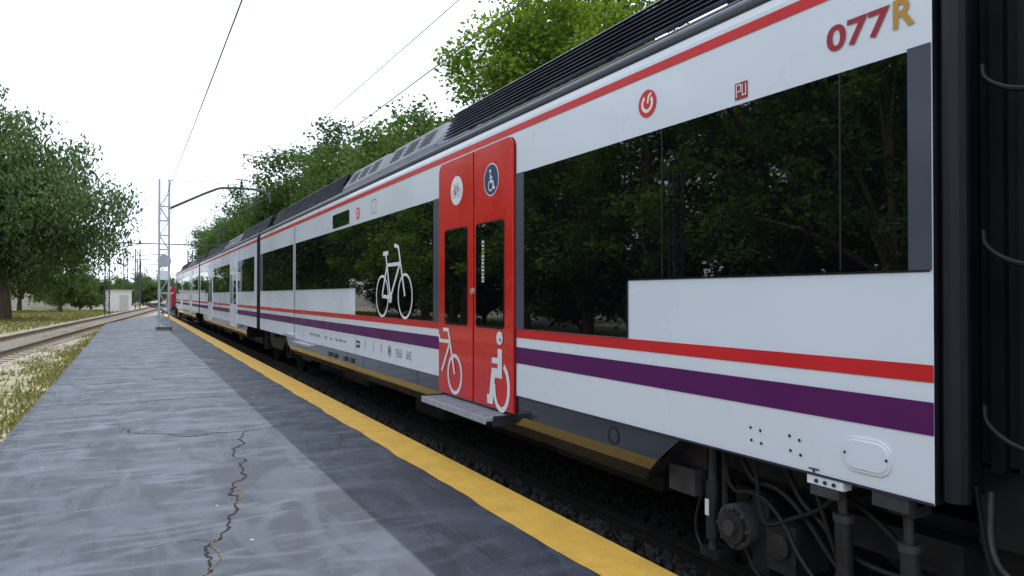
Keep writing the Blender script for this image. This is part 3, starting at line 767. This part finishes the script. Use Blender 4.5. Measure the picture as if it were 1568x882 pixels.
while yy < 128:
    s = {0: .79, 1: .86, 2: .92}.get(i, R.uniform(.88, 1.05))
    place(TB[i % 3], 'elm_tree', 12.3+R.uniform(-1, 1.2), yy, s); yy += R.uniform(4.6, 6.4); i += 1
for q in range(8): place(TS, 'shrub', 9.3+R.uniform(-.3, .3), -4+q*4.2, R.uniform(.8, 1.0))  # unseen row behind the train, added to block low light beneath it
place(TW[0], 'willow_tree', -7.7, 60.5, 1.0, 1.2); place(TW[1], 'willow_tree', -13.0, 68, 1.0, 1.5)
place(TB[1], 'elm_tree', -6.2, 84, .66); place(TB[2], 'elm_tree', -10.5, 92, .85); place(TB[0], 'elm_tree', -16, 100, .95)
for x, y2, s in ((-5.2, 96, 1.0), (-8, 104, 1.1), (-2.5, 112, .9), (2, 135, 1.3), (-6, 128, 1.4), (-12, 112, 1.4), (-17, 108, 1.3), (-4.2, 100, 1.2), (-1.5, 122, 1.2), (.2, 140, 1.6), (4.5, 150, 1.8)): place(TS, 'shrub', x, y2, s)
yy = -8.0; i = 0
while yy < 52:
    place(TR[i % 2], 'maple_tree', -12.5+R.uniform(-1.3, 1.3), yy, R.uniform(.9, 1.15))
    place(TS, 'shrub', -15+R.uniform(-1, 1), yy+2, R.uniform(1, 1.4))
    if i % 4 == 1: place(TB[(i//2) % 3], 'elm_tree', -20+R.uniform(-1, 1), yy+3, R.uniform(1.0, 1.2))
    yy += R.uniform(4.4, 6.0); i += 1

# grass
def grass(name, n, fn, seed, hmin, hmax):
    rs = np.random.RandomState(seed); xy = fn(rs, n); n = len(xy)
    h = rs.uniform(hmin, hmax, n); t = rs.uniform(0, 6.28, n); w = rs.uniform(.006, .014, n)+xy[:, 1]*.0006
    lx = rs.normal(size=n)*.4*h; ly = rs.normal(size=n)*.4*h; z = np.full(n, GZ)
    a = np.stack([xy[:, 0]-w*np.cos(t), xy[:, 1]-w*np.sin(t), z], 1); b = np.stack([xy[:, 0]+w*np.cos(t), xy[:, 1]+w*np.sin(t), z], 1)
    c = np.stack([xy[:, 0]+lx, xy[:, 1]+ly, z+h], 1)
    me = bpy.data.meshes.new(name); me.from_pydata(np.stack([a, b, c], 1).reshape(-1, 3).tolist(), [], np.arange(3*n).reshape(-1, 3).tolist())
    me.materials.append(M['grassblade']); at = me.attributes.new('shade', 'FLOAT', 'POINT')
    at.data.foreach_set('value', np.repeat(rs.uniform(0, 1, n), 3).astype(np.float32)); me.update()
    o = bpy.data.objects.new(name, me); COL.objects.link(o)
def fn(rs, n):
    m = 240; cx = rs.uniform(-3.2, -1.05, m); cx[:90] = -1.05-rs.uniform(0, .45, 90); cy = rs.uniform(4, 45, m); k = rs.randint(0, m, n)
    xy = np.stack([cx[k]+rs.normal(size=n)*.2, cy[k]+rs.normal(size=n)*.4], 1)
    return xy[(xy[:, 0] < -1.03)]
grass('grass', 16000, fn, 5, .03, .11)
def fn2(rs, n):
    xy = np.stack([rs.uniform(-16, -1, n), rs.uniform(38, 95, n)], 1)
    tx = -3.95+.086*(xy[:, 1]-23.3)
    return xy[(xy[:, 0] < tx-2.2)]
grass('far_grass', 20000, fn2, 6, .06, .2)

# ------------------------------------------------------------------ catenary masts and wires
def lattice(mb, x, y, z0, z1, w, k='steel', pitch=.55, t=.035):
    for dx in (-w/2, w/2):
        for dy in (-w/3, w/3): mb.box(x+dx-t, x+dx+t, y+dy-t*.6, y+dy+t*.6, z0, z1, k)
    z = z0+.3; s = 1
    while z+pitch < z1:
        for dy in (-w/3-.01, w/3+.01): mb.tube([(x-s*w/2, y+dy, z), (x+s*w/2, y+dy, z+pitch)], t*.55, k, 4)
        mb.box(x-w/2+t, x+w/2-t, y-w/3-.02, y-w/3+.0, z-.03, z+.03, k)
        z += pitch; s = -s
mr = empty('catenary_mast'); mb = MB()
lattice(mb, 1.12, 30.1, .0, 5.75, .34)
mb.box(.85, 1.4, 29.8, 30.4, 0, .12, 'concrete')
mb.obj('mast', mr)
ar = MB()
ar.tube([(1.25, 30.1, 4.62), (2.9, 30.1, 5.50), (3.3, 30.1, 5.60), (4.75, 30.1, 5.60), (4.95, 30.1, 5.35), (5.0, 30.1, 5.1)], .05, 'dsteel', 8, smooth=1)
ar.tube([(1.1, 30.1, 5.72), (3.85, 30.1, 5.74)], .012, 'dsteel', 6)
ar.tube([(3.9, 30.1, 5.6), (3.9, 30.1, 5.95)], .03, 'dsteel', 8); ar.tube([(3.7, 30.1, 5.95), (4.1, 30.1, 5.95)], .025, 'dsteel', 8)
for q in range(4): ar.cyl((3.9, 30.1, 5.66+q*.06), (3.9, 30.1, 5.69+q*.06), .07, 'dsteel', n=12)
ar.tube([(4.9, 30.1, 5.3), (4.3, 30.1, 4.9), (3.9, 30.1, 4.70)], .02, 'dsteel', 6)
ar.obj('cantilever_arm', mr)
sg = MB(); sg.cyl((1.12, 29.93, 2.62), (1.12, 29.90, 2.62), .24, 'steel', n=24); sg.box(.98, 1.26, 29.90, 29.93, 1.9, 2.25, 'signwhite'); sg.obj('plate', mr)
m3 = empty('catenary_mast'); mb = MB(); lattice(mb, -9.2, 15.9, GZ, 4.9, .30, 'dsteel'); mb.obj('mast', m3)
pr = empty('catenary_portal'); mb = MB()
lattice(mb, -1.75, 69, GZ, 7.2, .32, 'dsteel', .6, .045); lattice(mb, 7.2, 69, GZ, 7.2, .32, 'dsteel', .6, .045)
mb.tube([(-1.75, 69, 5.8), (7.2, 69, 5.8)], .05, 'dsteel', 6); mb.tube([(-1.75, 69, 5.2), (1, 69, 5.8)], .03, 'dsteel', 6)
mb.obj('portal_frame', pr)
for x, y2 in ((.75, 98), (6.6, 98), (1.2, 130), (-.6, 112), (2.6, 160)):
    r2 = empty('catenary_mast'); mb = MB(); lattice(mb, x, y2, GZ, 7.0, .5, 'dsteel', .7, .06)
    mb.tube([(x, y2, 6.2), (x+3, y2, 6.4)], .05, 'dsteel', 6); mb.obj('mast', r2)
def wire(name, pts, r):
    w = MB(); w.tube(pts, r, 'wire', 5); return w.obj(name)
def sag(x, z, d, y0, y1, y2, n=12):
    out = []
    for a, b2 in ((y0, y1), (y1, y2)):
        for i in range(n+1):
            f = i/n; out.append((x, a+(b2-a)*f, z-d*4*f*(1-f)))
    return out
wr = empty('overhead_wires')
for nm, pts, rr in (('feeder', sag(1.25, 5.35, .22, -20, 30.1, 69), .010), ('messenger', sag(3.89, 5.75, .45, -22, 30.1, 69), .007), ('contact', sag(3.89, 4.68, .04, -22, 30.1, 69), .009),
                    ('messenger_far', sag(3.6, 5.7, .4, 69, 98, 130), .012)):
    wire(nm, pts, rr).parent = wr
for yq in (12, 17, 22, 26, 36, 42, 50):
    f = (yq+22)/52.1 if yq < 30.1 else (yq-30.1)/38.9
    wire('dropper', [(3.89, yq, 4.66), (3.89, yq, 5.75-.45*4*f*(1-f))], .004).parent = wr

# ------------------------------------------------------------------ distant buildings
def building(name, x0, x1, y0, y1, h, roof='tile', wins=3):
    r = empty(name); b = MB(); b.box(x0, x1, y0, y1, GZ, h, 'wall')
    for i in range(wins):
        c = x0+(x1-x0)*(i+.5)/wins; b.box(c-.4, c+.4, y0-.03, y0+.02, h*.4, h*.7, 'black')
    b.obj('walls', r)
    q = MB(); m2 = (y0+y1)/2; e = .35
    vs = [(x0-e,y0-e,h+.002),(x1+e,y0-e,h+.002),(x1+e,y1+e,h+.002),(x0-e,y1+e,h+.002),(x0-e,m2,h+(y1-y0)*.10),(x1+e,m2,h+(y1-y0)*.10)]
    q.add(vs, [(0,1,5,4),(2,3,4,5),(0,4,3),(1,2,5),(0,3,2,1)], roof); q.obj('roof', r)
sh = empty('white_shed'); b = MB(); b.box(-2.3, .1, 83, 86, GZ, 1.75, 'signwhite'); b.box(-2.4, .2, 82.9, 86.1, 1.752, 1.86, 'wall'); b.box(-1.0, -.2, 82.97, 82.99, GZ, 1.3, 'wall')
b.box(-2.42, -2.30, 82.85, 82.97, GZ, 1.9, 'dsteel'); b.obj('shed_walls', sh)
building('white_house', -30, -15, 120, 128, 2.9, 'tile', 5)
building('white_house', -13, -7, 125, 132, 2.4, 'roof', 3)
building('white_house', -2, 3.5, 180, 190, 3.2, 'roof', 3)
building('white_house', 4.5, 12, 230, 242, 5, 'roof', 4)
wl = MB(); wl.box(-60, -3.5, 108, 108.3, GZ, 1.5, 'wall')
for i in range(20): wl.box(-60+i*2.9, -59.7+i*2.9, 107.9, 108.4, GZ, 1.65, 'wall')
wl.obj('boundary_wall')

# ------------------------------------------------------------------ light
SD = Vector((.395, .12, .9125)).normalized()
el = math.asin(SD.z); az = math.atan2(SD.x, SD.y)
sl = bpy.data.lights.new('sun', 'SUN'); sl.energy = 5.0; sl.angle = math.radians(.5); sl.color = (1, .965, .91)
so = bpy.data.objects.new('sun', sl); COL.objects.link(so); so.rotation_euler = SD.to_track_quat('Z', 'Y').to_euler(); so.location = (20, 0, 40)
w = bpy.data.worlds.new('World'); S.world = w; w.use_nodes = True; nt = w.node_tree; bg = nt.nodes['Background']
sky = N(nt, 'ShaderNodeTexSky', sky_type='NISHITA'); sky.sun_disc = False; sky.sun_elevation = el; sky.sun_rotation = az
sky.dust_density = 2.0
tc = N(nt, 'ShaderNodeTexCoord'); mp = N(nt, 'ShaderNodeMapping'); mp.inputs['Scale'].default_value = (1, 1, 2.6)
nt.links.new(tc.outputs['Generated'], mp.inputs['Vector'])
cf = noise(nt, mp.outputs[0], 3.2, 8, .55, .5)
cl = mixc(nt, rng(nt, cf, .36, .60, .50, 1.0), sky.outputs[0], (11.6, 12.6, 14.2))
nt.links.new(cl, bg.inputs['Color']); bg.inputs['Strength'].default_value = .14

# ------------------------------------------------------------------ camera
cd = bpy.data.cameras.new('camera'); cam = bpy.data.objects.new('camera', cd); COL.objects.link(cam)
cam.location = (0, 0, CH); cam.rotation_euler = (math.radians(90.58), 0, math.radians(-28.33))
cd.lens = 24.87; cd.sensor_width = 36; cd.clip_start = .05; cd.clip_end = 3000
S.camera = cam
